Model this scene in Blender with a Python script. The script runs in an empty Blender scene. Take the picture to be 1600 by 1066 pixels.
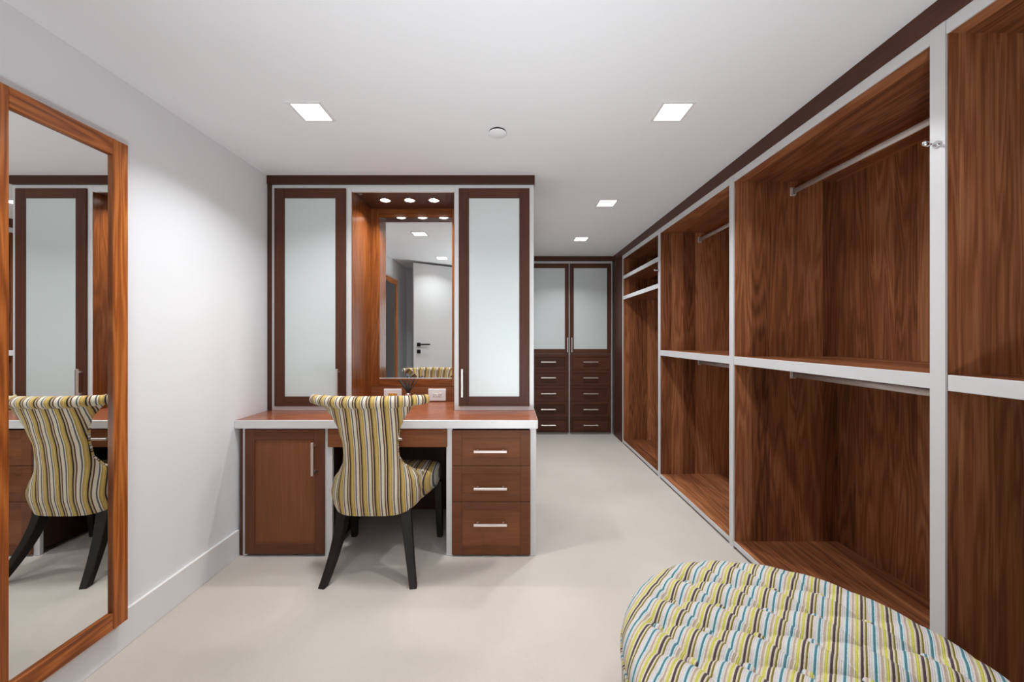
import bpy, bmesh, math, random
from mathutils import Vector, Matrix
random.seed(7)
S = bpy.context.scene
COL = S.collection
PI = math.pi

# ------------------------------------------------------------------ camera, world, exposure
F = 577.0                      # focal length in pixels of the 1600 px wide frame
CX, CY, EYE = 798.0, 527.0, 1.25
cam = bpy.data.cameras.new('camera')
cam.sensor_fit = 'HORIZONTAL'
cam.sensor_width = 36.0
cam.lens = F / 1600.0 * 36.0
cam.shift_x = (800 - CX) / 1600.0
cam.shift_y = (CY - 533) / 1600.0
cam.clip_start = 0.02
camo = bpy.data.objects.new('camera', cam)
camo.location = (0, 0, EYE)
camo.rotation_euler = (PI / 2, 0, 0)
COL.objects.link(camo)
S.camera = camo

w = bpy.data.worlds.new('world')
S.world = w
w.use_nodes = True
w.node_tree.nodes['Background'].inputs[0].default_value = (0.9, 0.95, 1.0, 1)
w.node_tree.nodes['Background'].inputs[1].default_value = 0.3

S.view_settings.view_transform = 'Standard'
S.view_settings.look = 'None'
S.view_settings.gamma = 1.0
S.view_settings.use_curve_mapping = False
S.view_settings.exposure = 0.04
S.cycles.max_bounces = 14
S.cycles.diffuse_bounces = 8
S.cycles.glossy_bounces = 6
S.cycles.caustics_reflective = False
S.cycles.caustics_refractive = False
S.cycles.use_denoising = True

DOWNLIGHT = 9.6               # watts of each square recessed ceiling light
PUCK = 2.3                     # watts of each round light over the vanity
HALL_FILL = 2.0                     # emission of an added hall ceiling panel, unseen behind the camera
WINDOW_FILL = 3.0                  # emission of an added fill window, unseen behind the camera
CEILING_FILL = 14.5                   # watts of an added fill lamp, unseen in the doorway, aimed at the ceiling


def area(name, loc, rot, size, watts, col=(1, 1, 1), spread=180.0, shape='SQUARE'):
    l = bpy.data.lights.new(name, 'AREA')
    l.shape = shape
    l.size = size
    l.energy = watts
    l.color = col
    l.spread = math.radians(spread)
    o = bpy.data.objects.new(name, l)
    o.location = loc
    o.rotation_euler = rot
    COL.objects.link(o)
    return o


area('ceiling_fill', (0.05, -0.13, 0.50), (math.radians(180 - 35), 0, 0), 0.30, CEILING_FILL, (0.92, 0.965, 1.0), 125)  # added lamp behind the camera to brighten the ceiling

# ------------------------------------------------------------------ room numbers (metres)
ZC = 2.289                     # ceiling
XL = -1.565                    # left wall
XW = 1.318                     # front of the open wardrobes
XR = 1.955                     # right wall
YB = -0.15                     # back wall (behind / beside the camera)
YF = 4.74                      # front of the far cabinets
YV = 2.10                      # front of the vanity base
YU = 2.37                      # front of the vanity uppers
YN = 2.70                      # back of the vanity niche
XE = 0.150                     # right end of the vanity / corner of the passage


def wx(px, d):
    return (px - CX) * d / F


def wz(py, d):
    return EYE - (py - CY) * d / F


# ------------------------------------------------------------------ materials
def nt(name):
    m = bpy.data.materials.new(name)
    m.use_nodes = True
    t = m.node_tree
    b = t.nodes['Principled BSDF']
    return m, t, b


def math_node(t, op, a, b=None, c=None):
    n = t.nodes.new('ShaderNodeMath')
    n.operation = op
    for i, v in enumerate((a, b, c)):
        if v is None:
            continue
        if isinstance(v, (int, float)):
            n.inputs[i].default_value = v
        else:
            t.links.new(v, n.inputs[i])
    return n.outputs[0]


def ramp(t, fac, stops, interp='LINEAR'):
    n = t.nodes.new('ShaderNodeValToRGB')
    n.color_ramp.interpolation = interp
    e = n.color_ramp.elements
    while len(e) > 1:
        e.remove(e[-1])
    e[0].position = stops[0][0]
    e[0].color = (*stops[0][1], 1)
    for p, c in stops[1:]:
        x = e.new(p)
        x.color = (*c, 1)
    t.links.new(fac, n.inputs[0])
    return n.outputs[0]


def bump(t, b, h, strength, dist=0.002):
    n = t.nodes.new('ShaderNodeBump')
    n.inputs['Strength'].default_value = strength
    n.inputs['Distance'].default_value = dist
    t.links.new(h, n.inputs['Height'])
    t.links.new(n.outputs[0], b.inputs['Normal'])


def lin(r, g, b):
    f = lambda c: ((c / 255.0 + 0.055) / 1.055) ** 2.4 if c > 10 else c / 255.0 / 12.92
    return (f(r), f(g), f(b))


def wood(name, axis, dark, mid, light, plank=0.11, rough=0.32, contrast=1.0, rings=1.0, spec=0.5):
    m, t, b = nt(name)
    tc = t.nodes.new('ShaderNodeTexCoord')
    oi = t.nodes.new('ShaderNodeObjectInfo')
    off = math_node(t, 'MULTIPLY', oi.outputs['Random'], 13.7)
    ad = t.nodes.new('ShaderNodeVectorMath')
    ad.operation = 'ADD'
    t.links.new(tc.outputs['Object'], ad.inputs[0])
    t.links.new(off, ad.inputs[1])
    sep = t.nodes.new('ShaderNodeSeparateXYZ')
    t.links.new(ad.outputs[0], sep.inputs[0])
    ax = 'XYZ'.index(axis)
    ac = [i for i in range(3) if i != ax]
    across = math_node(t, 'ADD', sep.outputs[ac[0]], sep.outputs[ac[1]])
    pl = math_node(t, 'FLOOR', math_node(t, 'DIVIDE', across, plank))
    wn = t.nodes.new('ShaderNodeTexWhiteNoise')
    wn.noise_dimensions = '1D'
    t.links.new(pl, wn.inputs['W'])
    # each strip of veneer has its own grain: slide the pattern along
    cmb = t.nodes.new('ShaderNodeCombineXYZ')
    for i in range(3):
        src = sep.outputs[i]
        if i == ax:
            src = math_node(t, 'ADD', src, math_node(t, 'MULTIPLY', wn.outputs['Value'], 5.0))
        t.links.new(src, cmb.inputs[i])

    def stretched(s_across, s_along, detail, dist=0.0, rgh=0.55):
        mp = t.nodes.new('ShaderNodeMapping')
        sc = [s_across] * 3
        sc[ax] = s_along
        mp.inputs['Scale'].default_value = sc
        t.links.new(cmb.outputs[0], mp.inputs[0])
        n = t.nodes.new('ShaderNodeTexNoise')
        n.inputs['Scale'].default_value = 1.0
        n.inputs['Detail'].default_value = detail
        n.inputs['Roughness'].default_value = rgh
        n.inputs['Distortion'].default_value = dist
        t.links.new(mp.outputs[0], n.inputs['Vector'])
        return n.outputs['Fac']
    broad = stretched(9, 0.7, 2, 0.3)
    fine = stretched(170, 3.5, 4, 0, 0.65)
    pores = stretched(420, 12, 2, 0, 0.5)
    ring = math_node(t, 'SINE', math_node(t, 'MULTIPLY', broad, 70.0))
    ring = math_node(t, 'MULTIPLY_ADD', ring, 0.5, 0.5)
    v = math_node(t, 'MULTIPLY', fine, 0.50)
    v = math_node(t, 'ADD', v, math_node(t, 'MULTIPLY', ring, 0.14 * rings))
    v = math_node(t, 'ADD', v, math_node(t, 'MULTIPLY', wn.outputs['Value'], 0.30))
    v = math_node(t, 'ADD', v, math_node(t, 'MULTIPLY', broad, 0.30))
    v = math_node(t, 'ADD', v, math_node(t, 'MULTIPLY', pores, 0.12))
    v = math_node(t, 'MULTIPLY_ADD', math_node(t, 'SUBTRACT', v, 0.68), 1.35 * contrast, 0.5)
    c = ramp(t, v, [(0.08, dark), (0.5, mid), (0.92, light)])
    t.links.new(c, b.inputs['Base Color'])
    b.inputs['Roughness'].default_value = rough
    b.inputs['Specular IOR Level'].default_value = spec
    bump(t, b, fine, 0.12, 0.0008)
    return m


WAL = dict(dark=lin(72, 41, 26), mid=lin(140, 86, 55), light=lin(190, 131, 90))
DRW = dict(dark=lin(88, 50, 29), mid=lin(122, 73, 44), light=lin(150, 96, 62))
UMB = dict(dark=lin(55, 32, 24), mid=lin(79, 47, 35), light=lin(101, 65, 49))  # frame wood copy, dimmer light on upper and far cabinets put into colour
CTR = dict(dark=lin(120, 64, 42), mid=lin(154, 93, 65), light=lin(182, 120, 88))
FRM = dict(dark=lin(76, 44, 29), mid=lin(107, 64, 42), light=lin(132, 84, 58))
SHD = dict(dark=lin(38, 23, 17), mid=lin(56, 34, 25), light=lin(74, 47, 35))  # same cabinet wood with the kneehole's shade put into its colour
NIC = dict(dark=lin(72, 35, 14), mid=lin(122, 68, 31), light=lin(162, 100, 52))
TEK = dict(dark=lin(94, 44, 16), mid=lin(166, 90, 38), light=lin(206, 128, 64))
M = {}
for a in 'XYZ':
    M['walnut' + a] = wood('walnut_' + a.lower(), a, plank=0.105, rough=0.36, spec=0.25, contrast=1.12, **WAL)
    M['door' + a] = wood('stained_wood_' + a.lower(), a, plank=3.0, rough=0.42, spec=0.22, contrast=0.75, rings=0.5, **DRW)
    M['counter' + a] = wood('polished_wood_' + a.lower(), a, plank=0.4, rough=0.24, spec=0.5, contrast=0.9, rings=0.8, **CTR)
    M['frame' + a] = wood('frame_wood_' + a.lower(), a, plank=3.0, rough=0.42, spec=0.2, contrast=0.75, rings=0.5, **FRM)
    M['wenge' + a] = wood('wenge_' + a.lower(), a, plank=3.0, rough=0.5, spec=0.2, contrast=0.75, rings=0.5, **SHD)
    M['niche' + a] = wood('niche_wood_' + a.lower(), a, plank=0.3, rough=0.26, spec=0.4, contrast=1.0, rings=1.0, **NIC)
    M['umber' + a] = wood('darkened_wood_' + a.lower(), a, plank=3.0, rough=0.42, spec=0.2, contrast=0.75, rings=0.5, **UMB)
    M['teak' + a] = wood('teak_' + a.lower(), a, plank=0.4, rough=0.30, contrast=1.1, rings=1.6, spec=0.3, **TEK)


def plain(name, col, rough=0.5, metal=0.0, noise=0.0, nscale=40, bumps=0.0, spec=0.5):
    m, t, b = nt(name)
    b.inputs['Base Color'].default_value = (*col, 1)
    b.inputs['Roughness'].default_value = rough
    b.inputs['Metallic'].default_value = metal
    b.inputs['Specular IOR Level'].default_value = spec
    if noise or bumps:
        tc = t.nodes.new('ShaderNodeTexCoord')
        n = t.nodes.new('ShaderNodeTexNoise')
        n.inputs['Scale'].default_value = nscale
        n.inputs['Detail'].default_value = 4
        t.links.new(tc.outputs['Object'], n.inputs['Vector'])
        if noise:
            lo = tuple(c * (1 - noise) for c in col)
            hi = tuple(min(1, c * (1 + noise)) for c in col)
            t.links.new(ramp(t, n.outputs['Fac'], [(0.3, lo), (0.7, hi)]), b.inputs['Base Color'])
        if bumps:
            bump(t, b, n.outputs['Fac'], bumps, 0.002)
    return m


M['wall'] = plain('wall_paint', (0.82, 0.835, 0.855), 0.75, noise=0.01, nscale=3, bumps=0.03, spec=0.2)
M['ceiling'] = plain('ceiling_paint', (0.88, 0.90, 0.93), 0.85, noise=0.01, nscale=2, spec=0.1)
M['baseboard'] = plain('baseboard_paint', (0.80, 0.80, 0.81), 0.45, noise=0.01, nscale=5)
M['edge'] = plain('pale_edge_band', (0.68, 0.675, 0.68), 0.38, 0.2, noise=0.008, nscale=60)
M['nickel'] = plain('brushed_nickel', (0.86, 0.80, 0.76), 0.30, 0.9, noise=0.04, nscale=200)
M['chrome'] = plain('chrome', (0.85, 0.86, 0.88), 0.08, 1.0, noise=0.02, nscale=30)
M['rod'] = plain('rod_aluminium', (0.78, 0.73, 0.69), 0.35, 0.35, noise=0.03, nscale=120)
M['mirror'] = plain('mirror_silver', (0.86, 0.88, 0.87), 0.0, 1.0, noise=0.004, nscale=2)
M['legs'] = plain('ebony_stain', (0.011, 0.008, 0.007), 0.48, noise=0.25, nscale=60, spec=0.3)
M['dark'] = plain('dark_void', (0.020, 0.014, 0.011), 0.7, noise=0.2, nscale=30)
M['plastic'] = plain('white_plastic', (0.80, 0.80, 0.82), 0.35, noise=0.01, nscale=20)
M['orange'] = plain('orange_plastic', lin(226, 165, 90), 0.4, noise=0.03, nscale=60)
M['slot'] = plain('slot_dark', (0.03, 0.03, 0.03), 0.6, noise=0.1)
M['black_metal'] = plain('black_metal', (0.025, 0.025, 0.028), 0.4, 0.4, noise=0.1)
M['door_paint'] = plain('white_door_lacquer', (0.82, 0.82, 0.83), 0.4, noise=0.006, nscale=4)
M['trimwhite'] = plain('lamp_trim_white', (0.8, 0.8, 0.8), 0.45, noise=0.01)
M['reed'] = plain('black_reed', (0.012, 0.010, 0.010), 0.7, noise=0.3, nscale=300)
M['seal'] = plain('mirror_edge_seal', (0.03, 0.025, 0.02), 0.6, noise=0.1)

# carpet
m, t, b = nt('carpet_pile')
tc = t.nodes.new('ShaderNodeTexCoord')
n1 = t.nodes.new('ShaderNodeTexNoise'); n1.inputs['Scale'].default_value = 1.6; n1.inputs['Detail'].default_value = 5
n2 = t.nodes.new('ShaderNodeTexNoise'); n2.inputs['Scale'].default_value = 420; n2.inputs['Detail'].default_value = 2
t.links.new(tc.outputs['Object'], n1.inputs['Vector']); t.links.new(tc.outputs['Object'], n2.inputs['Vector'])
v = math_node(t, 'ADD', math_node(t, 'MULTIPLY', n1.outputs['Fac'], 0.6), math_node(t, 'MULTIPLY', n2.outputs['Fac'], 0.4))
t.links.new(ramp(t, v, [(0.3, lin(189, 180, 171)), (0.7, lin(209, 201, 192))]), b.inputs['Base Color'])
b.inputs['Roughness'].default_value = 0.95
b.inputs['Specular IOR Level'].default_value = 0.1
b.inputs['Sheen Weight'].default_value = 0.25
bump(t, b, n2.outputs['Fac'], 0.5, 0.004)
M['carpet'] = m

# frosted, back-painted glass: satin mirror-like face over a grey-teal body
m, t, b = nt('frosted_glass')
tc = t.nodes.new('ShaderNodeTexCoord')
n1 = t.nodes.new('ShaderNodeTexNoise'); n1.inputs['Scale'].default_value = 500; n1.inputs['Detail'].default_value = 1
t.links.new(tc.outputs['Object'], n1.inputs['Vector'])
t.links.new(ramp(t, n1.outputs['Fac'], [(0.3, (0.60, 0.66, 0.655)), (0.7, (0.64, 0.70, 0.69))]), b.inputs['Base Color'])
b.inputs['Metallic'].default_value = 0.25
b.inputs['Roughness'].default_value = 0.42
bump(t, b, n1.outputs['Fac'], 0.05, 0.0005)
M['glass'] = m

# clear glass
m, t, b = nt('clear_glass')
b.inputs['Base Color'].default_value = (0.93, 0.95, 0.95, 1)
b.inputs['Roughness'].default_value = 0.02
b.inputs['Transmission Weight'].default_value = 1.0
b.inputs['IOR'].default_value = 1.45
M['clear'] = m


def emit(name, col, s):
    m, t, b = nt(name)
    b.inputs['Base Color'].default_value = (0.8, 0.8, 0.8, 1)
    b.inputs['Emission Color'].default_value = (*col, 1)
    b.inputs['Emission Strength'].default_value = s
    return m


M['lamp'] = emit('lamp_lens', (1.0, 0.98, 0.96), 6.0)
M['puck'] = emit('puck_lens', (1.0, 0.95, 0.88), 12.0)
M['fill_glow'] = emit('fill_pane_glow', (0.93, 0.97, 1.0), WINDOW_FILL)
M['hall_fill_glow'] = emit('hall_fill_lens', (1.0, 0.98, 0.96), HALL_FILL)


def stripes(name, period, seq, wobble=0.0):
    m, t, b = nt(name)
    uv = t.nodes.new('ShaderNodeUVMap')
    sep = t.nodes.new('ShaderNodeSeparateXYZ')
    t.links.new(uv.outputs[0], sep.inputs[0])
    tc = t.nodes.new('ShaderNodeTexCoord')
    n = t.nodes.new('ShaderNodeTexNoise'); n.inputs['Scale'].default_value = 9; n.inputs['Detail'].default_value = 2
    t.links.new(tc.outputs['Object'], n.inputs['Vector'])
    n2 = t.nodes.new('ShaderNodeTexNoise'); n2.inputs['Scale'].default_value = 260; n2.inputs['Detail'].default_value = 3
    t.links.new(tc.outputs['Object'], n2.inputs['Vector'])
    u = math_node(t, 'ADD', sep.outputs[0], math_node(t, 'MULTIPLY', math_node(t, 'SUBTRACT', n.outputs['Fac'], 0.5), wobble))
    u = math_node(t, 'ADD', u, math_node(t, 'MULTIPLY', math_node(t, 'SUBTRACT', n2.outputs['Fac'], 0.5), 0.0012))
    f = math_node(t, 'FRACT', math_node(t, 'ADD', math_node(t, 'DIVIDE', u, period), 200.0))
    tot = sum(q[0] for q in seq)
    p, st, hs = 0.0, [], []
    for wd, c in seq:
        st.append((p / tot, c))
        a, bb = p / tot, (p + wd) / tot
        hs += [(a + 0.002, (0, 0, 0)), ((a + bb) / 2, (1, 1, 1)), (bb - 0.002, (0, 0, 0))]
        p += wd
    c = ramp(t, f, st, 'CONSTANT')
    mx = t.nodes.new('ShaderNodeMix'); mx.data_type = 'RGBA'; mx.blend_type = 'MULTIPLY'
    mx.inputs[0].default_value = 1.0
    t.links.new(c, mx.inputs['A'])
    t.links.new(ramp(t, n2.outputs['Fac'], [(0.3, (0.86, 0.86, 0.86)), (0.65, (1, 1, 1))]), mx.inputs['B'])
    t.links.new(mx.outputs['Result'], b.inputs['Base Color'])
    b.inputs['Roughness'].default_value = 0.8
    b.inputs['Specular IOR Level'].default_value = 0.2
    b.inputs['Sheen Weight'].default_value = 0.12
    rib = math_node(t, 'ABSOLUTE', math_node(t, 'SINE', math_node(t, 'MULTIPLY', f, PI * len(seq))))
    bump(t, b, math_node(t, 'ADD', rib, math_node(t, 'MULTIPLY', n2.outputs['Fac'], 0.5)), 0.4, 0.0025)
    return m


cream, pearl, gold, mustard = lin(222, 210, 188), lin(222, 220, 216), lin(202, 174, 104), lin(180, 150, 80)
brown, dkbrown, taupe, slate = lin(92, 64, 46), lin(46, 36, 32), lin(196, 172, 142), lin(92, 98, 104)
M['chair_fabric'] = stripes('striped_velvet', 0.064, [
    (2.3, slate), (5.6, cream), (2.2, brown), (2.5, taupe), (2.6, dkbrown), (2.4, mustard), (3.4, gold), (2.2, mustard), (1.8, cream)], 0.001)
plum, olive, teal, ice, lime = lin(78, 62, 68), lin(122, 112, 42), lin(72, 122, 132), lin(188, 208, 212), lin(196, 190, 84)
sand, linen = lin(178, 156, 138), lin(208, 197, 191)
cream, pearl = lin(210, 199, 172), lin(206, 202, 202)
M['ottoman_fabric'] = stripes('striped_cord_velvet', 0.0533, [
    (8, plum), (5, cream), (6, olive), (8, linen), (6, pearl), (3, ice), (7, teal), (4, ice), (7, linen), (5, sand), (7, cream), (8, lime), (6, cream)], 0.002)


# ------------------------------------------------------------------ builders
def add_box(bm, x0, x1, y0, y1, z0, z1, bev=0.0, mi=0):
    r = bmesh.ops.create_cube(bm, size=1.0)
    vs = r['verts']
    for v in vs:
        v.co = Vector((x0 if v.co.x < 0 else x1, y0 if v.co.y < 0 else y1, z0 if v.co.z < 0 else z1))
    fs = list({f for v in vs for f in v.link_faces})
    for f in fs:
        f.material_index = mi
    if bev > 0:
        es = list({e for v in vs for e in v.link_edges})
        bmesh.ops.bevel(bm, geom=es, offset=bev, segments=1, affect='EDGES', profile=0.5, material=mi)


def add_tube(bm, pts, rad, seg=10, mi=0, sx=1.0, up=None, cap=True):
    """sweep a circle (radius per point or one number) along pts"""
    n = len(pts)
    rr = rad if isinstance(rad, (list, tuple)) else [rad] * n
    rings = []
    prev = None
    for i, p in enumerate(pts):
        p = Vector(p)
        d = (Vector(pts[min(i + 1, n - 1)]) - Vector(pts[max(i - 1, 0)])).normalized()
        u = Vector(up) if up else (prev if prev else (Vector((0, 0, 1)) if abs(d.z) < 0.9 else Vector((1, 0, 0))))
        s = d.cross(u).normalized()
        u = s.cross(d).normalized()
        prev = u
        rings.append([bm.verts.new(p + (s * math.cos(2 * PI * k / seg) * sx + u * math.sin(2 * PI * k / seg)) * rr[i]) for k in range(seg)])
    for i in range(n - 1):
        for k in range(seg):
            f = bm.faces.new((rings[i][k], rings[i][(k + 1) % seg], rings[i + 1][(k + 1) % seg], rings[i + 1][k]))
            f.material_index = mi
            f.smooth = True
    if cap:
        bm.faces.new(rings[0]).material_index = mi
        bm.faces.new(list(reversed(rings[-1]))).material_index = mi
    return rings


def add_lathe(bm, prof, cx, cy, seg=32, mi=0, smooth=True):
    rings = []
    for r, z in prof:
        if r < 1e-6:
            rings.append([bm.verts.new((cx, cy, z))])
        else:
            rings.append([bm.verts.new((cx + r * math.cos(2 * PI * k / seg), cy + r * math.sin(2 * PI * k / seg), z)) for k in range(seg)])
    for a, b2 in zip(rings, rings[1:]):
        for k in range(seg):
            q = [a[k % len(a)], a[(k + 1) % len(a)], b2[(k + 1) % len(b2)], b2[k % len(b2)]]
            u = []
            for v in q:
                if v not in u:
                    u.append(v)
            if len(u) > 2:
                f = bm.faces.new(u)
                f.material_index = mi
                f.smooth = smooth


def world_origin(o):
    v = Vector((0, 0, 0))
    while o:
        v += o.location
        o = o.parent
    return v


def obj(name, bm, mats, parent=None, label=None, keep=False):
    bmesh.ops.recalc_face_normals(bm, faces=bm.faces)
    me = bpy.data.meshes.new(name)
    bm.to_mesh(me)
    bm.free()
    for mm in (mats if isinstance(mats, (list, tuple)) else [mats]):
        me.materials.append(M[mm] if isinstance(mm, str) else mm)
    o = bpy.data.objects.new(name, me)
    COL.objects.link(o)
    if parent:
        if not keep:
            me.transform(Matrix.Translation(-world_origin(parent)))
        o.parent = parent
    if label:
        o['label'] = label
    return o


def boxes(name, lst, mats, parent=None, bev=0.001, label=None):
    bm = bmesh.new()
    for q in lst:
        add_box(bm, *q[:6], bev, q[6] if len(q) > 6 else 0)
    return obj(name, bm, mats, parent, label)


def recentre(o):
    """move a top-level mesh's origin to the bottom centre of its box"""
    me = o.data
    c = [v.co for v in me.vertices]
    b0 = Vector(((min(v.x for v in c) + max(v.x for v in c)) / 2, (min(v.y for v in c) + max(v.y for v in c)) / 2, min(v.z for v in c)))
    me.transform(Matrix.Translation(-b0))
    o.location = b0
    return o


def tag(o, label, cat, group=None):
    o['label'] = label
    o['category'] = cat
    if group:
        o['group'] = group
    return o


def thing(name, label, cat, loc, group=None):
    o = bpy.data.objects.new(name, None)
    o.empty_display_size = 0.05
    o.location = loc
    COL.objects.link(o)
    return tag(o, label, cat, group)


def struct(name, lst, mats, bev=0.0):
    o = boxes(name, lst, mats, None, bev)
    o['kind'] = 'structure'
    return o


def bar_handle(parent, x, y, z, length, vertical, r=0.0066, stand=0.028, name='handle', dirn=-1):
    """bar on two feet, in front (-Y) of face y"""
    bm = bmesh.new()
    h = length / 2
    if vertical:
        add_box(bm, x - r, x + r, y - stand - r, y - stand + r, z - h, z + h, 0.0015)
        for s in (-1, 1):
            add_box(bm, x - r * .8, x + r * .8, y - stand, y + 0.001, z + s * h * .78 - r * .8, z + s * h * .78 + r * .8, 0)
    else:
        add_box(bm, x - h, x + h, y - stand - r, y - stand + r, z - r, z + r, 0.0015)
        for s in (-1, 1):
            add_box(bm, x + s * h * .78 - r * .8, x + s * h * .78 + r * .8, y - stand, y + 0.001, z - r * .8, z + r * .8, 0)
    return obj(name, bm, 'nickel', parent)


def shaker(name, parent, x0, x1, z0, z1, yf, stile, rail_t, rail_b, th=0.02, panel='panel', fill='doorZ', horizontal=False, recess=0.009, tone='umber'):
    """framed front: stiles and rails as one mesh, the recessed panel or pane as its sub-part"""
    ms, mr = (tone + 'X', tone + 'X') if horizontal else (tone + 'Z', tone + 'X')
    bm = bmesh.new()
    add_box(bm, x0, x0 + stile, yf, yf + th, z0, z1, 0.0012, 0)
    add_box(bm, x1 - stile, x1, yf, yf + th, z0, z1, 0.0012, 0)
    add_box(bm, x0 + stile, x1 - stile, yf + .0002, yf + th, z1 - rail_t, z1, 0.0012, 1)
    add_box(bm, x0 + stile, x1 - stile, yf + .0002, yf + th, z0, z0 + rail_b, 0.0012, 1)
    d = obj(name, bm, [ms, mr], parent)
    bm = bmesh.new()
    add_box(bm, x0 + stile - .004, x1 - stile + .004, yf + recess, yf + th - .002, z0 + rail_b - .004, z1 - rail_t + .004, 0)
    obj(panel, bm, fill, d)
    return d


# ------------------------------------------------------------------ room shell
o = struct('floor', [(XL - .1, XR + .1, -2.2, YF + .75, -.1, 0)], 'carpet')
o = struct('ceiling', [(XL - .1, XR + .1, -2.2, YF + .75, ZC, ZC + .1)], 'ceiling')
struct('wall_left', [(XL - .1, XL, YB - .1, YN + .05, 0, ZC)], 'wall')
struct('wall_right', [(XR, XR + .1, YB - .1, YF + .75, 0, ZC)], 'wall')
struct('wall_far', [(XL - .1, XR + .1, YF + .65, YF + .75, 0, ZC)], 'wall')
# the solid block behind the vanity, up to the passage on its right
struct('wall_middle', [(XL - .1, XE - .004, YN + .05, YF + .65, 0, ZC)], 'wall')
# the wall with the doorway the camera looks in through
DX0, DX1, DH = -0.55, 0.42, 2.265
struct('wall_back', [(XL - .1, DX0, YB - .1, YB, 0, ZC), (DX1, XR + .1, YB - .1, YB, 0, ZC), (DX0, DX1, YB - .1, YB, DH, ZC)], 'wall')
struct('wall_hall', [(XL - .1, XL, -2.2, YB - .1, 0, ZC), (XR, XR + .1, -2.2, YB - .1, 0, ZC), (XL - .1, XR + .1, -2.3, -2.2, 0, ZC)], 'wall')
# baseboards
struct('baseboard_left', [(XL, XL + .014, YB, YV + .012, 0, .15)], 'baseboard', 0.002)
struct('baseboard_back', [(XL + .016, DX0 - .01, YB, YB + .014, 0, .15)], 'baseboard', 0.002)
# walnut crown boards under the ceiling
struct('trim_1', [(XW - .004, XW + .02, YB, YF - .004, 2.211, ZC)], 'umberY', 0.001)
struct('trim_2', [(XL, XE + .004, YU - .004, YU + .016, 2.234, ZC), (XE - .016, XE + .004, YU + .016, YN + .04, 2.234, ZC)], 'umberX', 0.001)
struct('trim_3', [(XE + .006, XW - .006, YF - .004, YF + .016, 2.229, ZC)], 'umberX', 0.001)
# filler between last wardrobe and far cabinets
struct('trim_4', [(XW, XW + .02, 4.385, YF + .0, 0.0, 2.211)], 'umberZ', 0.001)
# slim filler strips between the left wall and the vanity
struct('trim_5', [(XL + .001, -1.540, YU + .001, YU + .02, .780, 2.234)], 'umberZ', 0.001)
struct('trim_6', [(XL + .016, -1.533, YV + .014, YV + .03, 0, .730)], 'umberZ', 0.001)

# ------------------------------------------------------------------ white door standing open beside the camera
HX, HY = DX0 + .0, YB + .03
dv = Vector((-.796, .53, 0)).normalized()
DL = .93
ang = math.atan2(dv.y, dv.x)
bm = bmesh.new()
add_box(bm, 0, DL, -.02, .02, .008, DH - .008, .002)
d1 = obj('door_1', bm, 'door_paint')
d1['kind'] = 'structure'
d1.location = (HX, HY, 0)
d1.rotation_euler = (0, 0, ang)


def door_part(name, bm, mat):
    o = obj(name, bm, mat)
    o.parent = d1
    return o


# the room-side face is local -Y (turned towards the vanity)
for sgn in (-1, 1):
    bm = bmesh.new()
    f = sgn * .02
    lo, hi = sorted((f, f + sgn * .010))
    add_box(bm, DL - .095, DL - .045, lo, hi, 1.125, 1.175, .002)
    lo, hi = sorted((f + sgn * .010, f + sgn * .05))
    add_box(bm, DL - .080, DL - .060, lo, hi, 1.140, 1.160, .002)
    lo, hi = sorted((f + sgn * .038, f + sgn * .052))
    add_box(bm, DL - .215, DL - .058, lo, hi, 1.139, 1.161, .003)
    door_part('lever_handle', bm, 'black_metal')
    bm = bmesh.new()
    lo, hi = sorted((f, f + sgn * .010))
    add_box(bm, DL - .095, DL - .045, lo, hi, 1.030, 1.080, .002)
    lo, hi = sorted((f + sgn * .010, f + sgn * .024))
    add_box(bm, DL - .077, DL - .063, lo, hi, 1.043, 1.067, .002)
    door_part('thumb_turn', bm, 'black_metal')
bm = bmesh.new()
add_box(bm, DL, DL + .002, -.012, .012, .99, 1.19, 0)
door_part('latch_plate', bm, 'nickel')
for z in (.25, 1.1, 2.0):
    bm = bmesh.new()
    add_tube(bm, [(-.008, .02, z - .05), (-.008, .02, z + .05)], .007, 10)
    door_part('hinge', bm, 'nickel')

# ------------------------------------------------------------------ open wardrobes along the right wall
POST = [4.36, 3.28, 2.205, 1.14, 0.075]
TP = 0.0205
ZS0, ZS1 = 1.088, 1.136
bay_lab = [
    'walnut open wardrobe with two high white-edged shelves, beside the far drawers',
    'second walnut open wardrobe from the far cabinets, with one mid shelf and two rods',
    'walnut open wardrobe with shelf and two rods, directly behind the striped ottoman',
    'walnut open wardrobe nearest the camera, cut off by the right edge of the frame',
]


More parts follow.
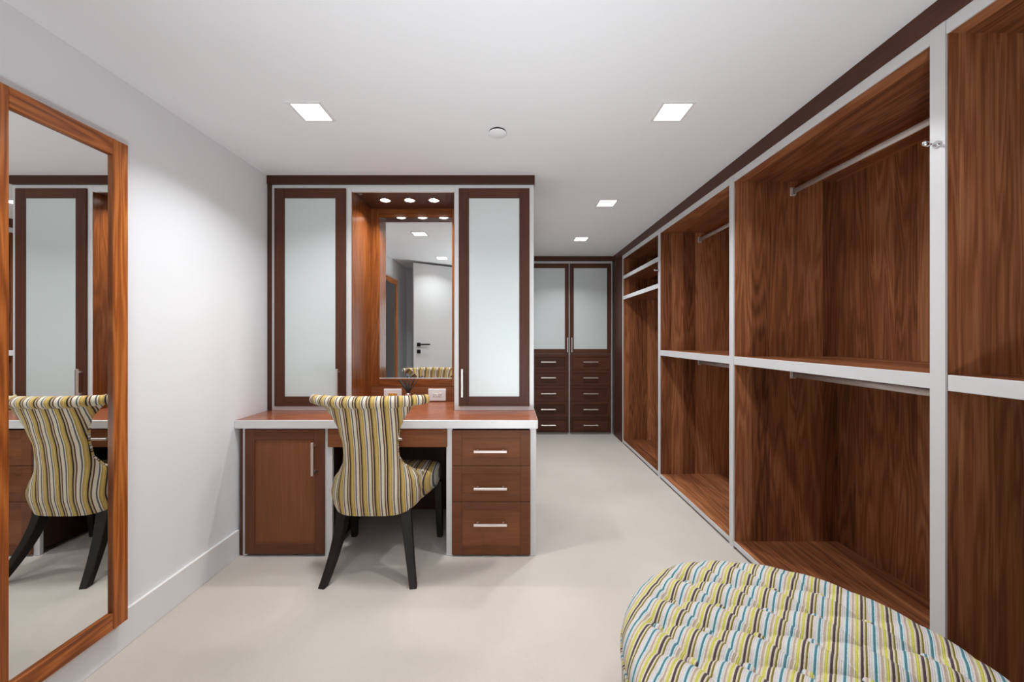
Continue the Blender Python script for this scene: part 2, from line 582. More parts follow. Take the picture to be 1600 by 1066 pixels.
def wardrobe(i):
    yb, ya = POST[i], POST[i + 1]              # far and near dividing posts (centre lines)
    base = (XW, (ya + yb) / 2, 0)
    t = thing('open_wardrobe', bay_lab[i], 'wardrobe', base, 'open wardrobes along the right wall')
    zt = 2.211
    XBK = XR - .004
    y0, y1 = ya + .0006, yb - .0006
    # sides (each 20 mm)
    boxes('side_panel', [(XW + .006, XBK, y1 - TP, y1, .012, zt)], 'walnutZ', t, 0)
    boxes('side_panel', [(XW + .006, XBK, y0, y0 + TP, .012, zt)], 'walnutZ', t, 0)
    boxes('back_panel', [(XBK - .018, XBK - .001, y0 + TP, y1 - TP, .04, zt)], 'walnutZ', t, 0)
    boxes('bottom_panel', [(XW + .006, XBK - .018, y0 + TP, y1 - TP, .018, .042)], 'walnutY', t, 0)
    boxes('top_panel', [(XW + .006, XBK - .018, y0 + TP, y1 - TP, 2.172, zt)], 'walnutY', t, 0)
    boxes('header_strip', [(XW, XW + .006, y0 + TP, y1 - TP, 2.168, zt)], 'edge', t, 0.0008, 'pale strip under the crown board')
    boxes('bottom_strip', [(XW, XW + .006, y0 + TP, y1 - TP, .017, .044)], 'edge', t, 0.0008, 'pale strip along the floor')
    boxes('toe_kick', [(XW + .03, XW + .045, y0 + TP, y1 - TP, 0, .018)], 'dark', t, 0)
    # the pale face of the divider: far one for every bay
    boxes('post_strip', [(XW - .001, XW + .006, yb - TP, yb, 0, zt)], 'edge', t, 0, 'pale vertical edge of the divider')
    boxes('post_strip', [(XW - .001, XW + .006, ya, ya + TP, 0, zt)], 'edge', t, 0, 'pale vertical edge of the divider')
    shelves = [(1.93, 1.97), (1.69, 1.731)] if i == 0 else [(ZS0, ZS1)]
    for a, b2 in shelves:
        s = boxes('shelf', [(XW + .008, XBK - .018, y0 + TP, y1 - TP, a + .002, b2)], 'walnutY', t, 0)
        boxes('shelf_edge', [(XW + .001, XW + .008, y0 + TP, y1 - TP - (.004 if i == 3 else 0), a, b2)], 'edge', s, 0.001, 'pale front edge')
    rods = [] if i == 0 else [2.108, 1.030]
    xr = 1.665
    for zr in rods:
        bm = bmesh.new()
        prof = [(0.008 * math.cos(q), .0155 * math.sin(q)) for q in [2 * PI * k / 16 for k in range(16)]]
        a = [bm.verts.new((xr + p[0], y0 + TP + .002, zr + p[1])) for p in prof]
        c = [bm.verts.new((xr + p[0], y1 - TP - .002, zr + p[1])) for p in prof]
        for k in range(16):
            bm.faces.new((a[k], a[(k + 1) % 16], c[(k + 1) % 16], c[k])).smooth = True
        bm.faces.new(a); bm.faces.new(c)
        r = obj('hanging_rod', bm, 'rod', t)
        for ye, sg in ((y0 + TP, 1), (y1 - TP, -1)):
            bm = bmesh.new()
            lo, hi = sorted((ye, ye + sg * .004))
            add_box(bm, xr - .014, xr + .014, lo, hi, zr - .024, zr + .026, .001)
            lo, hi = sorted((ye + sg * .004, ye + sg * .016))
            add_box(bm, xr - .012, xr - .0085, lo, hi, zr - .02, zr + .016, .0005)
            add_box(bm, xr + .0085, xr + .012, lo, hi, zr - .02, zr + .016, .0005)
            add_box(bm, xr - .012, xr + .012, lo, hi, zr - .022, zr - .0165, .0005)
            obj('rod_bracket', bm, 'rod', r)
    return t


for i in range(4):
    wardrobe(i)


def valet_hook(y, label):
    z = 1.845
    t = thing('valet_hook', label, 'hook', (XW - .001, y, z), 'chrome hooks on the divider fronts')
    bm = bmesh.new()
    add_tube(bm, [(XW - .001, y, z), (XW - .005, y, z)], .011, 16)
    obj('rosette', bm, 'chrome', t)
    bm = bmesh.new()
    add_tube(bm, [(XW - .005, y, z), (XW - .024, y, z), (XW - .030, y, z + .001)], [.0045, .0045, .004], 12)
    obj('stem', bm, 'chrome', t)
    bm = bmesh.new()
    q = [(XW - .028, y, z), (XW - .034, y, z), (XW - .040, y, z + .003), (XW - .043, y, z + .009)]
    add_tube(bm, q, [.006, .0085, .0075, .004], 12)
    obj('knob', bm, 'chrome', t)


valet_hook(POST[3], 'small chrome hook on the wide pale divider in the near foreground')
valet_hook(POST[1] , 'small chrome hook on the pale divider next to the high shelves')

# ------------------------------------------------------------------ far cabinets
def tall_cabinet(x0, x1, label, hinge_left, ex0, ex1):
    xm = (x0 + x1) / 2
    t = thing('tall_cabinet', label, 'cabinet', (xm, YF + .3, 0), 'tall cabinets at the far end')
    y = YF + .022
    boxes('carcass', [(ex0, ex1, y + .012, YF + .64, .02, 2.222)], 'doorZ', t, 0)
    boxes('plinth', [(ex0, ex1, y + .03, y + .05, 0, .02)], 'dark', t, 0)
    for q in [(ex0, ex1, y, y + .012, 2.17, 2.229), (ex0, x0 + .008, y, y + .012, .0, 2.17), (x1 - .008, ex1, y, y + .012, .0, 2.17),
                         (x0 + .008, x1 - .008, y, y + .012, 1.02, 1.05), (x0 + .008, x1 - .008, y, y + .012, .008, .03)]:
        boxes('face_strip', [q], 'edge', t, 0.0008, 'pale face strip')
    yd = YF
    d = shaker('door', t, x0, x1, 1.038, 2.196, yd, .05, .058, .058, panel='glass_pane', fill='glass', tone='umber')
    bar_handle(d, (x1 - .02) if hinge_left else (x0 + .02), yd, 1.15, .19, True)
    H = (1.034 - .022) / 5
    for k in range(5):
        z0 = .022 + k * H
        dr = shaker('drawer', t, x0, x1, z0 + .0015, z0 + H - .0015, yd, .045, .038, .038, horizontal=True, fill='umberX', recess=.007, tone='umber')
        bar_handle(dr, xm, yd, z0 + H / 2, .19, False)


tall_cabinet(.218, .746, 'tall far cabinet with frosted door, half hidden behind the vanity corner', True, XE + .002, .754)
tall_cabinet(.760, 1.288, 'tall far cabinet with frosted door, in the corner next to the open wardrobes', False, .7545, XW - .008)

# ------------------------------------------------------------------ vanity: base units
ZT0, ZT1 = .732, .778


def face_strips(t, lst):
    for q in lst:
        boxes('face_strip', [q], 'edge', t, 0.0012, 'pale vertical face strip')


# left base cupboard
t = thing('base_cabinet', 'brown one-door base cupboard under the counter, next to the left wall', 'cabinet', (-1.275, 2.4, 0))
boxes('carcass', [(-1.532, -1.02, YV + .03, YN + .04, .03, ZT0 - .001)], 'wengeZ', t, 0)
boxes('plinth', [(-1.515, -1.06, YV + .035, YV + .05, 0, .03)], 'dark', t, 0)
face_strips(t, [(-1.532, -1.506, YV + .012, YV + .03, 0, ZT0), (-1.062, -1.0205, YV + .012, YV + .03, 0, ZT0)])
d = shaker('door', t, -1.513, -1.061, .016, .727, YV, .056, .062, .062, th=.011, fill='doorZ', recess=.006, tone='frame')
bar_handle(d, wx(492, YV), YV, wz(715.5, YV), .187, True)
bm = bmesh.new()
add_tube(bm, [(wx(495.6, YV), YV - .004, wz(737, YV)), (wx(495.6, YV), YV + .002, wz(737, YV))], .006, 12)
obj('keyhole', bm, 'black_metal', d)
# kneehole side face (shade put into its wood colour) belongs to the cupboard

# centre pencil drawer
t = thing('pencil_drawer', 'shallow wide drawer over the kneehole, behind the chair back', 'drawer', (-.70, 2.3, .62))
fr = boxes('drawer_front', [(-1.042, -.362, YV, YV + .011, .624, .727)], 'doorX', t, 0.0015)
boxes('drawer_box', [(-1.015, -.372, YV + .012, YV + .45, .640, .722)], 'walnutY', t, 0)
bar_handle(fr, wx(605, YV), YV, wz(684.5, YV), .185, False)

# right drawer unit
t = thing('drawer_unit', 'brown three-drawer base unit at the right end of the vanity', 'cabinet', (-.11, 2.4, 0))
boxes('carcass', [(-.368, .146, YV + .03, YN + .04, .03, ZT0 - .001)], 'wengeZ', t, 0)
boxes('plinth', [(-.33, .11, YV + .035, YV + .05, 0, .03)], 'dark', t, 0)
face_strips(t, [(-.368, -.332, YV + .012, YV + .03, 0, ZT0), (.108, .1465, YV + .012, YV + .03, 0, ZT0)])
for z0, z1, zh, a, b2 in ((.519, .7205, wz(703.7, YV), .044, .044), (.3145, .516, wz(761, YV), .044, .044), (.012, .3115, wz(817, YV), .044, .05)):
    dr = shaker('drawer', t, -.335, .112, z0, z1, YV, .057, a, b2, th=.011, horizontal=True, fill='doorX', recess=.006, tone='frame')
    bar_handle(dr, wx(766.5, YV), YV, zh, .187, False)

# kneehole back
t = tag(recentre(boxes('kneehole_panel', [(-1.019, -.369, YN - .02, YN + .035, 0, .731)], 'wengeZ', None, 0)), 'shade-darkened wooden back panel of the kneehole behind the chair', 'panel')

# counter
t = thing('countertop', 'long brown wooden counter with pale front edge, carrying the vanity', 'countertop', (-.7, 2.4, ZT0))
boxes('top_board', [(XL + .001, XE + .002, YV - .001, YN + .04, ZT0 + .001, ZT1)], 'counterX', t, 0)
boxes('front_edge', [(XL + .001, XE + .004, YV - .010, YV - .001, ZT0, ZT1 + .0004)], 'edge', t, 0.0015, 'pale front edge')
boxes('end_edge', [(XE + .002, XE + .004, YV - .001, YN + .04, ZT0, ZT1 + .0004)], 'edge', t, 0.0005, 'pale end edge')

# ------------------------------------------------------------------ vanity: upper units
ZU = 2.2335


def upper_cabinet(x0, x1, dx0, dx1, hx, label):
    t = thing('upper_cabinet', label, 'cabinet', ((x0 + x1) / 2, 2.55, ZT1), 'frosted cabinets standing on the counter')
    boxes('carcass', [(x0, x1, YU + .030, YN + .04, ZT1 + .001, ZU)], 'umberZ', t, 0)
    for q in [(x0, dx0 + .01, YU + .012, YU + .030, ZT1 + .001, ZU), (dx1 - .01, x1, YU + .012, YU + .030, ZT1 + .001, ZU),
                         (dx0 + .01, dx1 - .01, YU + .012, YU + .030, 2.17, ZU), (dx0 + .01, dx1 - .01, YU + .012, YU + .030, ZT1 + .001, .83)]:
        boxes('face_strip', [q], 'edge', t, 0.0008, 'pale face strip')
    d = shaker('door', t, dx0, dx1, .807, 2.207, YU, .066, .064, .062, th=.012, panel='glass_pane', fill='glass', recess=.005, tone='umber')
    bar_handle(d, hx, YU, .958, .18, True)


upper_cabinet(-1.540, -1.027, -1.519, -1.060, wx(526, YU - .03), 'tall frosted-glass cabinet on the counter, against the left wall')
upper_cabinet(-.364, .149, -.334, .121, wx(722, YU - .03), 'tall frosted-glass cabinet on the counter, at the passage corner')

# niche between them: side linings, back, ceiling
t = thing('mirror_niche', 'warm-lit walnut niche between the two frosted cabinets', 'niche', (-.695, 2.6, ZT1))
NX0, NX1 = -1.0265, -.3645
boxes('side_lining', [(NX0, NX0 + .004, YU + .013, YN, ZT1 + .001, 2.19)], 'nicheZ', t, 0)
boxes('side_lining', [(NX1 - .004, NX1, YU + .013, YN, ZT1 + .001, 2.19)], 'nicheZ', t, 0)
boxes('niche_top', [(NX0, NX1, YU + .030, YN + .04, 2.19, ZU)], 'umberX', t, 0)
boxes('header_strip', [(NX0, NX1, YU + .012, YU + .030, 2.188, ZU)], 'edge', t, 0.0008, 'pale strip over the niche')
boxes('back_panel', [(NX0, NX1, YN + .012, YN + .04, ZT1 + .001, 2.19)], 'doorX', t, 0)
MX0, MX1, MZ0, MZ1 = -.961, -.429, .946, 2.127
boxes('back_frame', [(NX0 + .004, MX0, YN, YN + .012, .89, 2.19, 0), (MX1, NX1 - .004, YN, YN + .012, .89, 2.19, 0),
                     (MX0, MX1, YN, YN + .012, MZ1, 2.19, 1), (MX0, MX1, YN, YN + .012, .89, MZ0, 1)], ['nicheZ', 'nicheX'], t, 0.001)
boxes('splash_rail', [(NX0 + .004, NX1 - .004, YN + .0008, YN + .012, ZT1 + .001, .888)], 'doorX', t, 0.001)

t = thing('vanity_mirror', 'frameless mirror set in the lit niche above the counter', 'mirror', (-.695, YN + .008, MZ0))
boxes('mirror_glass', [(MX0 + .001, MX1 - .001, YN + .004, YN + .010, MZ0 + .001, MZ1 - .001)], 'mirror', t, 0)
boxes('mirror_channel', [(MX0 + .001, MX1 - .001, YN + .0005, YN + .004, MZ0 + .0005, MZ0 + .006)], 'edge', t, 0)

for px, lab in ((602, 'round puck light in the niche ceiling, nearest the left cabinet'),
                (640, 'round puck light in the middle of the niche ceiling'),
                (678, 'round puck light in the niche ceiling, nearest the right cabinet')):
    y = 2.523
    x = wx(px, y)
    t = thing('puck_light', lab, 'light', (x, y, 2.18), 'puck lights in the niche ceiling')
    bm = bmesh.new()
    add_lathe(bm, [(.030, 2.190), (.040, 2.190), (.041, 2.185), (.036, 2.181), (.031, 2.183), (.030, 2.190)], x, y, 28)
    obj('trim_ring', bm, 'chrome', t)
    bm = bmesh.new()
    add_lathe(bm, [(.030, 2.1885), (.030, 2.1845), (.020, 2.1832), (0, 2.1828)], x, y, 28)
    obj('lens', bm, 'puck', t)
    area('puck_lamp', (x, y, 2.178), (0, 0, 0), .045, PUCK, (1.0, 0.90, 0.78), 130, 'DISK')

# outlets
def outlet(px0, px1, inner, label):
    y = YN + .0008
    x0, x1 = wx(px0, y), wx(px1, y)
    z0, z1 = wz(626.4, y), wz(607.6, y)
    t = thing('wall_outlet', label, 'outlet', ((x0 + x1) / 2, y, z0), 'outlets under the vanity mirror')
    xm, zm = (x0 + x1) / 2, (z0 + z1) / 2
    boxes('cover_plate', [(x0, x1, y - .006, y, z0, z1)], 'plastic', t, 0.0025)
    r = boxes('receptacle', [(xm - .033, xm + .033, y - .0085, y - .006, zm - .0125, zm + .0125)], inner, t, 0.001)
    sl = []
    for s in (-1, 1):
        c = xm + s * .019
        sl += [(c - .006, c - .0025, y - .009, y - .0084, zm + .003, zm + .011), (c - .006, c - .0025, y - .009, y - .0084, zm - .011, zm - .003),
               (c + .005, c + .010, y - .009, y - .0084, zm - .0025, zm + .0025)]
    for q in sl:
        boxes('slot', [q], 'slot', r, 0)


outlet(600, 628, 'orange', 'white outlet plate with orange sockets, beside the dark reeds')
outlet(669.3, 697, 'plastic', 'all-white outlet plate in the niche, right of the chair back')

# reed diffuser
cx, cy = wx(638, 2.60), 2.60
t = thing('reed_diffuser', 'small glass reed diffuser with fanned black reeds on the counter', 'diffuser', (cx, cy, ZT1))
bm = bmesh.new()
add_lathe(bm, [(0, ZT1 + .001), (.026, ZT1 + .001), (.028, ZT1 + .006), (.028, ZT1 + .045), (.022, ZT1 + .056), (.012, ZT1 + .062), (.012, ZT1 + .080),
               (.014, ZT1 + .083), (.010, ZT1 + .083), (.010, ZT1 + .062), (.019, ZT1 + .053), (.025, ZT1 + .044), (.025, ZT1 + .008), (0, ZT1 + .006)], cx, cy, 28)
obj('bottle', bm, 'clear', t)
bm = bmesh.new()
add_lathe(bm, [(.0125, ZT1 + .064), (.017, ZT1 + .066), (.017, ZT1 + .080), (.0125, ZT1 + .081)], cx, cy, 24)
obj('collar', bm, 'chrome', t)
zt = wz(593, 2.60)
for k in range(14):
    a = 2 * PI * k / 14 + .1
    rr = .066 if k % 2 == 0 else .045
    if k in (0, 7):
        rr = .068
    bm = bmesh.new()
    top = Vector((cx + math.cos(a) * rr, cy + math.sin(a) * rr * .8, zt + random.uniform(-.003, .003)))
    bot = Vector((cx - math.cos(a) * .006, cy - math.sin(a) * .006, ZT1 + .02))
    mid = Vector((cx + math.cos(a) * .004, cy + math.sin(a) * .004, ZT1 + .085))
    add_tube(bm, [bot, mid, top], .0048 if k in (6, 7) else .0028, 7)
    obj('reed', bm, 'reed', t)

# ------------------------------------------------------------------ framed wall mirrors on the left wall
def wall_mirror(y0, y1, z0, z1, label, st=.055, rt=.064, rb=.065):
    xa, xb, xm = XL + .0145, XL + .046, XL + .034
    t = thing('wall_mirror', label, 'mirror', (XL + .03, (y0 + y1) / 2, z0), 'tall framed mirrors on the left wall')
    boxes('stile', [(xa, xb, y0, y0 + st, z0, z1)], 'teakZ', t, 0.002)
    boxes('stile', [(xa, xb, y1 - st, y1, z0, z1)], 'teakZ', t, 0.002)
    boxes('rail', [(xa, xb - .0004, y0 + st, y1 - st, z1 - rt, z1)], 'teakY', t, 0.002)
    boxes('rail', [(xa, xb - .0004, y0 + st, y1 - st, z0, z0 + rb)], 'teakY', t, 0.002)
    boxes('mirror_glass', [(xa + .004, xm, y0 + st - .004, y1 - st + .004, z0 + rb - .004, z1 - rt + .004)], 'mirror', t, 0)
    boxes('wall_spacer', [(XL, xa, y0 + .1, y1 - .1, z0 + .5, z1 - .3)], 'dark', t, 0)


ML = XL + .046
wall_mirror(1.064, -ML * F / (CX - 200.5), .130, 2.011, 'tall teak-framed mirror on the left wall, reflecting the striped chair')
wall_mirror(.44, 1.055, .130, 2.011, 'teak-framed mirror standing out of frame, seen only inside the vanity mirror')

# ------------------------------------------------------------------ ceiling lights
def downlight(x, y, label, dim=1.0, group='square recessed ceiling lights'):
    t = thing('ceiling_light', label, 'light', (x, y, ZC), group)
    a, b2 = .075, .062
    boxes('trim_frame', [(x - a, x + a, y - a, y - b2, ZC - .005, ZC - .0002), (x - a, x + a, y + b2, y + a, ZC - .005, ZC - .0002),
                         (x - a, x - b2, y - b2, y + b2, ZC - .005, ZC - .0002), (x + b2, x + a, y - b2, y + b2, ZC - .005, ZC - .0002)], 'trimwhite', t, 0.001)
    boxes('lens', [(x - b2, x + b2, y - b2, y + b2, ZC - .003, ZC - .0005)], 'lamp', t, 0)
    area('downlight_lamp', (x, y, ZC - .006), (0, 0, 0), .11, DOWNLIGHT * dim, (0.965, 0.985, 1.0), 132)


downlight(-.915, 1.70, 'square recessed ceiling light above the vanity side of the room')
downlight(.745, 1.70, 'square recessed ceiling light above the striped ottoman side')
downlight(.742, 2.855, 'square recessed ceiling light in the passage, next after the vanity corner')
downlight(.742, 3.893, 'square recessed ceiling light closest to the far cabinets')
downlight(-.90, .57, 'square recessed ceiling light seen low in the vanity mirror, above the white door', .34)
downlight(.745, .57, 'square recessed ceiling light above the camera side of the ottoman, out of frame', .34)
# hall behind the doorway: ceiling panel added out of view for fill light
t = thing('hall_fill', 'added ceiling panel for fill light, unseen in the hall behind the doorway', 'light', (0, -1.2, ZC))
boxes('panel_frame', [(-.33, .33, -1.53, -1.50, ZC - .02, ZC - .0002), (-.33, .33, -.90, -.87, ZC - .02, ZC - .0002),
                      (-.33, -.30, -1.50, -.90, ZC - .02, ZC - .0002), (.30, .33, -1.50, -.90, ZC - .02, ZC - .0002)], 'trimwhite', t, 0.001)
boxes('lens', [(-.30, .30, -1.50, -.90, ZC - .012, ZC - .0005)], 'hall_fill_glow', t, 0)

# glowing window added to the hall for fill light, unseen behind the camera
boxes('fill_window_1', [(-.55, .65, -2.2, -2.16, .25, .30), (-.55, .65, -2.2, -2.16, 1.95, 2.0), (-.55, -.50, -2.2, -2.16, .30, 1.95), (.60, .65, -2.2, -2.16, .30, 1.95)], 'door_paint', None, .001)['kind'] = 'structure'
boxes('fill_pane', [(-.50, .60, -2.19, -2.18, .30, 1.95)], 'fill_glow', bpy.data.objects['fill_window_1'], 0)

# sprinkler cover
t = thing('sprinkler_cover', 'small white round cover plate on the ceiling between the lights', 'sprinkler', (wx(777.5, 1.867), 1.867, ZC))
x, y = wx(777.5, 1.867), 1.867
bm = bmesh.new()
add_lathe(bm, [(0, ZC - .013), (.043, ZC - .0125), (.0455, ZC - .011), (.0455, ZC - .009), (0, ZC - .009)], x, y, 40)
obj('cover_plate', bm, 'ceiling', t)
bm = bmesh.new()
add_lathe(bm, [(0, ZC - .009), (.042, ZC - .009), (.042, ZC - .0002), (0, ZC - .0002)], x, y, 32)
obj('cup', bm, 'dark', t)  # coloured dark to stand for the shadow gap above the plate

# ------------------------------------------------------------------ striped chair
def interp(tab, z):
    for (a, va), (b2, vb) in zip(tab, tab[1:]):
        if z <= b2:
            k = max(0.0, (z - a) / (b2 - a))
            k = k * k * (3 - 2 * k) * .5 + k * .5
            return va + (vb - va) * k
    return tab[-1][1]


HW = [(.32, .218), (.36, .240), (.43, .252), (.49, .236), (.54, .190), (.58, .160), (.63, .145), (.70, .143), (.77, .157), (.83, .182), (.88, .216), (.925, .268)]
WF = [(.32, .20), (.36, .225), (.43, .235), (.49, .205), (.54, .12), (.58, .08), (.63, .058), (.72, .05), (.83, .055), (.925, .09)]
YC = [(.32, .045), (.42, .025), (.55, .020), (.68, .008), (.80, -.015), (.925, -.045)]
CHX, CHY = -.712, 1.865


def shell_pt(u, v):
    zb = .323 + .045 * abs(u) ** 2.6
    z = zb + (.925 - zb) * v
    hw, wf, yc = interp(HW, z), interp(WF, z), interp(YC, z)
    th = u * PI / 2 * .97
    s = math.sin(th)
    k = min(1, max(0, (.60 - z) / .15))
    x = hw * math.copysign(abs(s) ** (.92 - .17 * k), s)
    y = yc + wf * (1 - math.cos(th) ** (1.15 - .15 * k)) ** (1.15 + .45 * k)
    return Vector((CHX - .018 + x, CHY + y, z))


chair = thing('side_chair', 'striped velvet side chair with rolled back and black legs, pushed to the vanity', 'chair', (CHX, CHY + .2, 0))
NU, NV = 48, 40
bm = bmesh.new()
uvl = bm.loops.layers.uv.new('UVMap')
grid, arc = [], []
for j in range(NV + 1):
    row = [shell_pt(-1 + 2 * i / NU, j / NV) for i in range(NU + 1)]
    L = [0.0]
    for a, b2 in zip(row, row[1:]):
        L.append(L[-1] + (Vector((b2.x - a.x, b2.y - a.y, 0))).length)
    mid = L[NU // 2]
    arc.append([l - mid for l in L])
    grid.append([bm.verts.new(p) for p in row])
for j in range(NV):
    for i in range(NU):
        idx = [(j, i), (j, i + 1), (j + 1, i + 1), (j + 1, i)]
        f = bm.faces.new([grid[a][b2] for a, b2 in idx])
        f.smooth = True
        for lp, (a, b2) in zip(f.loops, idx):
            lp[uvl].uv = (arc[a][b2], a / NV)
back = obj('backrest', bm, 'chair_fabric', chair)
mod = back.modifiers.new('thick', 'SOLIDIFY')
mod.thickness = .046
mod.offset = -1.0
mod.use_rim = True
back_mod = mod
bv = back.modifiers.new('round', 'BEVEL')
bv.width = .012
bv.segments = 3
bv.limit_method = 'ANGLE'
bv.angle_limit = math.radians(50)


def tube_uv(bm, rings, uvl, ucoords, seg):
    pass


def fabric_tube(name, pts, rad, parent, mat, seg=18, useg=None, cap_r=True):
    """tube whose stripes run around it (u = distance along)"""
    bm = bmesh.new()
    uvl = bm.loops.layers.uv.new('UVMap')
    n = len(pts)
    L = [0.0]
    for a, b2 in zip(pts, pts[1:]):
        L.append(L[-1] + (Vector(b2) - Vector(a)).length)
    mid = L[-1] / 2
    rings = add_tube(bm, pts, rad, seg, cap=False)
    bm.verts.ensure_lookup_table()
    lookup = {}
    for i, r in enumerate(rings):
        for v in r:
            lookup[v] = (L[i] - mid if useg is None else useg[i])
    # rounded ends
    for ri, sgn in ((0, -1), (n - 1, 1)):
        c = Vector(pts[ri])
        d = (Vector(pts[ri]) - Vector(pts[ri - sgn])).normalized()
        prevr = rings[ri]
        rad_i = rad[ri] if isinstance(rad, (list, tuple)) else rad
        for st in (.55, .9):
            nr = []
            for v in rings[ri]:
                off = (v.co - c)
                nv = bm.verts.new(c + off * math.cos(st) * (1 if st < .8 else .7) + d * rad_i * math.sin(st) * .55)
                lookup[nv] = lookup[v] + sgn * st * rad_i * .5
                nr.append(nv)
            for k in range(seg):
                f = bm.faces.new((prevr[k], prevr[(k + 1) % seg], nr[(k + 1) % seg], nr[k]))
                f.smooth = True
            prevr = nr
        bm.faces.new(prevr).smooth = True
    for f in bm.faces:
        for lp in f.loops:
            lp[uvl].uv = (lookup[lp.vert], 0)
    return obj(name, bm, mat, parent)


# rolled top: scrolls backwards over the top edge
pts, rads = [], []
for i in range(41):
    u = -1 + 2 * i / 40
    th = u * PI / 2 * .97
    s = math.sin(th)
    x = .291 * (u * .75 + .25 * s) - .012
    y = -.048 + .090 * abs(u) ** 2.0
    pts.append((CHX + x, CHY + y, .927 + .004 * u * u))
    rads.append(.0315 - .0075 * abs(u) ** 1.8)
fabric_tube('rolled_top', pts, rads, back, 'chair_fabric', 22)

# cord along the front edge of the wrap, from the waist over the hip to the bottom
for sgn in (-1, 1):
    pts = []
    for k in range(26):
        v = .74 - .62 * k / 25
        p = shell_pt(sgn * 1.0, v)
        pts.append((p.x - sgn * .004, p.y + .002, p.z))
    fabric_tube('piping', pts, .0065, back, 'chair_fabric', 8)

# seat cushion
bm = bmesh.new()
uvl = bm.loops.layers.uv.new('UVMap')
NA, NB = 30, 26
y0s, y1s = .10, .475


def seat_half(y):
    k = (y - y0s) / (y1s - y0s)
    return .205 + (.300 - .205) * min(1, max(0, k)) ** .8


rings = []
levels = [(.345, .86), (.350, .93), (.375, .975), (.41, 1.0), (.445, 1.0), (.462, .985), (.474, .95), (.482, .89), (.489, .75), (.494, .5), (.496, .25)]
NS = 72
for z, k in levels:
    r = []
    for i in range(NS):
        a = 2 * PI * i / NS
        ca, sa = math.cos(a), math.sin(a)
        ex = .36
        px = math.copysign(abs(ca) ** ex, ca)
        py = math.copysign(abs(sa) ** ex, sa)
        ym, yh = (y0s + y1s) / 2, (y1s - y0s) / 2
        y = ym + py * (yh - (1 - k) * .22)
        hw = seat_half(ym + py * yh)
        x = px * (hw - (1 - k) * .26)
        r.append(bm.verts.new((CHX + x, CHY + y, z)))
    rings.append(r)
for a, b2 in zip(rings, rings[1:]):
    for i in range(NS):
        f = bm.faces.new((a[i], a[(i + 1) % NS], b2[(i + 1) % NS], b2[i]))
        f.smooth = True
bm.faces.new(rings[0])
f = bm.faces.new(rings[-1]); f.smooth = True
for f in bm.faces:
    for lp in f.loops:
        lp[uvl].uv = (lp.vert.co.x - CHX, lp.vert.co.y)
obj('seat', bm, 'chair_fabric', chair)


def square_leg(path, sizes, twist=0.0):
    bm = bmesh.new()
    rings = []
    for (x, y, z), s in zip(path, sizes):
        r = []
        for a, b2 in ((-1, -1), (1, -1), (1, 1), (-1, 1)):
            dx, dy = a * s / 2, b2 * s / 2
            c, sn = math.cos(twist), math.sin(twist)
            r.append(bm.verts.new((CHX + x + dx * c - dy * sn, CHY + y + dx * sn + dy * c, z)))
        rings.append(r)
    for a, b2 in zip(rings, rings[1:]):
        for k in range(4):
            f = bm.faces.new((a[k], a[(k + 1) % 4], b2[(k + 1) % 4], b2[k]))
    bm.faces.new(rings[0]); bm.faces.new(rings[-1])
    bmesh.ops.recalc_face_normals(bm, faces=bm.faces)
    es = [e for e in bm.edges if e.calc_face_angle(0) > .8]
    bmesh.ops.bevel(bm, geom=es, offset=.003, segments=1, affect='EDGES', profile=.5)
    return bm


for s in (-1, 1):
    path, sz = [], []
    for k in range(12):
        q = k / 11
        z = .385 * (1 - q)
        path.append((s * (.165 + .061 * q ** 1.7) - .018 * (1 - q), .118 - .138 * q ** 1.75, z))
        sz.append(.058 - .022 * q)
    obj('leg', square_leg(path, sz, s * .18), 'legs', chair)
for s in (-1, 1):
    path = [(s * .262, .438, .36), (s * .264, .442, .25), (s * .266, .448, .12), (s * .268, .455, 0)]
    obj('leg', square_leg(path, [.048, .045, .039, .032]), 'legs', chair)

# ------------------------------------------------------------------ tufted ottoman
OX, OY, OR = .735, .90, .443
A = Vector((.1275, -.020)); B = Vector((.041, -.112)); O0 = Vector((.711, 1.193))
det = A.x * B.y - A.y * B.x
SD = (A - B).normalized()                 # stripe direction
SN = Vector((SD.y, -SD.x))                # across the stripes
ott = thing('tufted_ottoman', 'round button-tufted striped ottoman standing on the carpet by the wardrobes', 'ottoman', (OX, OY, 0))


def lattice(x, y):
    dx, dy = x - O0.x, y - O0.y
    return (dx * B.y - dy * B.x) / det, (A.x * dy - A.y * dx) / det


def top_z(x, y):
    r = math.hypot(x - OX, y - OY)
    fade = 1 - min(1, max(0, (r - .345) / .07))
    fade = fade * fade * (3 - 2 * fade)
    s, tt = lattice(x, y)
    puff = (abs(math.sin(PI * s)) ** .55) * (abs(math.sin(PI * tt)) ** .55)
    ds, dt = s - round(s), tt - round(tt)
    dp = (A * ds + B * dt).length
    pit = math.exp(-(dp / .024) ** 2)
    dome = .012 * (1 - (r / OR) ** 2)
    return .460 + dome + fade * (.024 * puff - .019 - .014 * pit)


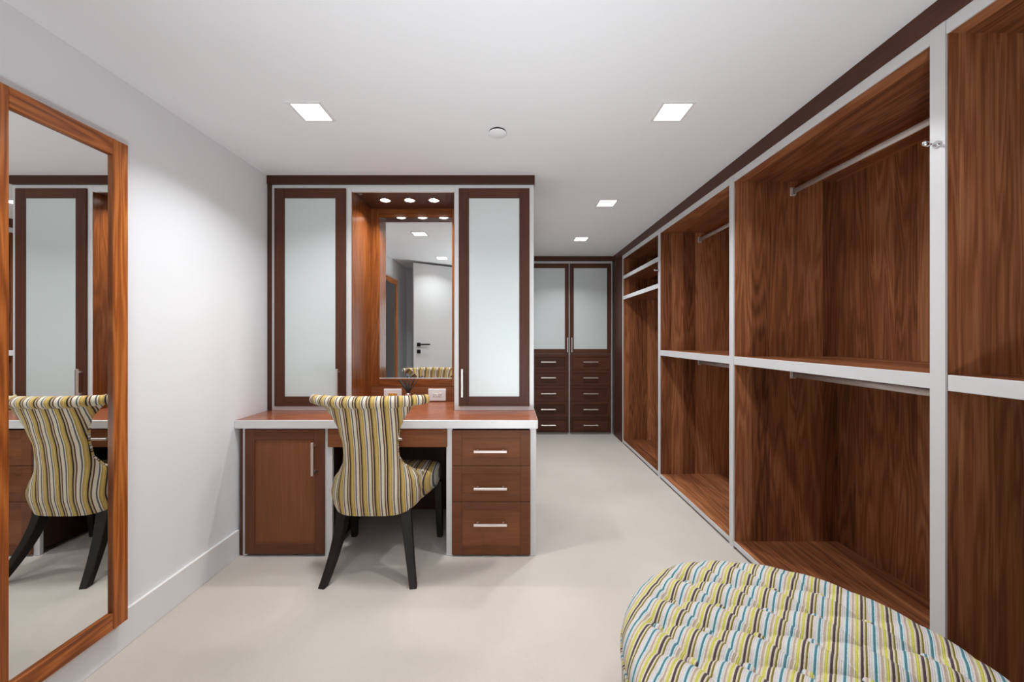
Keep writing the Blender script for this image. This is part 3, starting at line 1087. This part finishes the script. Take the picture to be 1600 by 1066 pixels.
bm = bmesh.new()
uvl = bm.loops.layers.uv.new('UVMap')
NR, NT = 96, 288
RT = .392                                   # where the rim rolls over
rows, uvv = [], {}
c0 = bm.verts.new((OX, OY, top_z(OX, OY)))
USH = .296 * .0533 - SN.dot(O0)
uvv[c0] = SN.dot(Vector((OX, OY))) + USH
for j in range(1, NR + 1):
    r = RT * j / NR
    row = []
    for k in range(NT):
        a = 2 * PI * k / NT
        x, y = OX + r * math.cos(a), OY + r * math.sin(a)
        v = bm.verts.new((x, y, top_z(x, y)))
        uvv[v] = SN.dot(Vector((x, y))) + USH
        row.append(v)
    rows.append(row)
rim = .053
for j in range(1, 9):
    ph = (PI / 2) * j / 8
    row = []
    for k in range(NT):
        a = 2 * PI * k / NT
        r = RT + rim * math.sin(ph)
        zb = top_z(OX + RT * math.cos(a), OY + RT * math.sin(a))
        x, y = OX + r * math.cos(a), OY + r * math.sin(a)
        v = bm.verts.new((x, y, zb - rim * (1 - math.cos(ph))))
        uvv[v] = SN.dot(Vector((x, y))) + USH
        row.append(v)
    rows.append(row)
for k in range(NT):
    bm.faces.new((c0, rows[0][k], rows[0][(k + 1) % NT]))
for a, b2 in zip(rows, rows[1:]):
    for k in range(NT):
        bm.faces.new((a[k], b2[k], b2[(k + 1) % NT], a[(k + 1) % NT]))
for f in bm.faces:
    f.smooth = True
    for lp in f.loops:
        lp[uvl].uv = (uvv[lp.vert], 0)
cush = obj('cushion_top', bm, 'ottoman_fabric', ott)

# side band: stripes run down the side
bm = bmesh.new()
uvl = bm.loops.layers.uv.new('UVMap')
prof = [(OR, .392), (OR + .002, .36), (OR + .002, .22), (OR, .09), (OR - .006, .06), (OR - .03, .055)]
NB2 = 160
rows = []
for r, z in prof:
    rows.append([bm.verts.new((OX + r * math.cos(2 * PI * k / NB2), OY + r * math.sin(2 * PI * k / NB2), z)) for k in range(NB2)])
for a, b2 in zip(rows, rows[1:]):
    for k in range(NB2):
        f = bm.faces.new((a[k], a[(k + 1) % NB2], b2[(k + 1) % NB2], b2[k]))
        f.smooth = True
        for lp, kk in zip(f.loops, (k, k + 1, k + 1, k)):
            lp[uvl].uv = (2 * PI * OR * kk / NB2, 0)
obj('side_band', bm, 'ottoman_fabric', ott)
# welt
bm = bmesh.new()
uvl = bm.loops.layers.uv.new('UVMap')
NW = 160
rings = []
for k in range(NW):
    a = 2 * PI * k / NW
    rings.append([bm.verts.new((OX + (OR + .0065 * math.cos(q)) * math.cos(a), OY + (OR + .0065 * math.cos(q)) * math.sin(a), .393 + .0065 * math.sin(q))) for q in [2 * PI * i / 8 for i in range(8)]])
for k in range(NW):
    r0, r1 = rings[k], rings[(k + 1) % NW]
    for i in range(8):
        f = bm.faces.new((r0[i], r1[i], r1[(i + 1) % 8], r0[(i + 1) % 8]))
        f.smooth = True
        for lp, kk in zip(f.loops, (k, k + 1, k + 1, k)):
            lp[uvl].uv = (2 * PI * OR * kk / NW, 0)
obj('welt', bm, 'ottoman_fabric', ott)
bm = bmesh.new()
add_lathe(bm, [(0, .0), (.395, .0), (.40, .06), (0, .06)], OX, OY, 64)
obj('plinth', bm, 'legs', ott)
# buttons
proto = None
for i in range(-9, 10):
    for j in range(-9, 10):
        p = O0 + A * i + B * j
        if math.hypot(p.x - OX, p.y - OY) > .372:
            continue
        bm = bmesh.new()
        uvl = bm.loops.layers.uv.new('UVMap')
        z = top_z(p.x, p.y)
        add_lathe(bm, [(0, z + .0150), (.007, z + .0144), (.0120, z + .0115), (.0140, z + .0065), (.0130, z + .001), (.008, z - .003)], p.x, p.y, 16)
        sh = random.uniform(0, .107)
        for f in bm.faces:
            for lp in f.loops:
                lp[uvl].uv = (SN.dot(Vector((lp.vert.co.x, lp.vert.co.y))) + sh, 0)
        obj('tuft_button', bm, 'ottoman_fabric', cush)
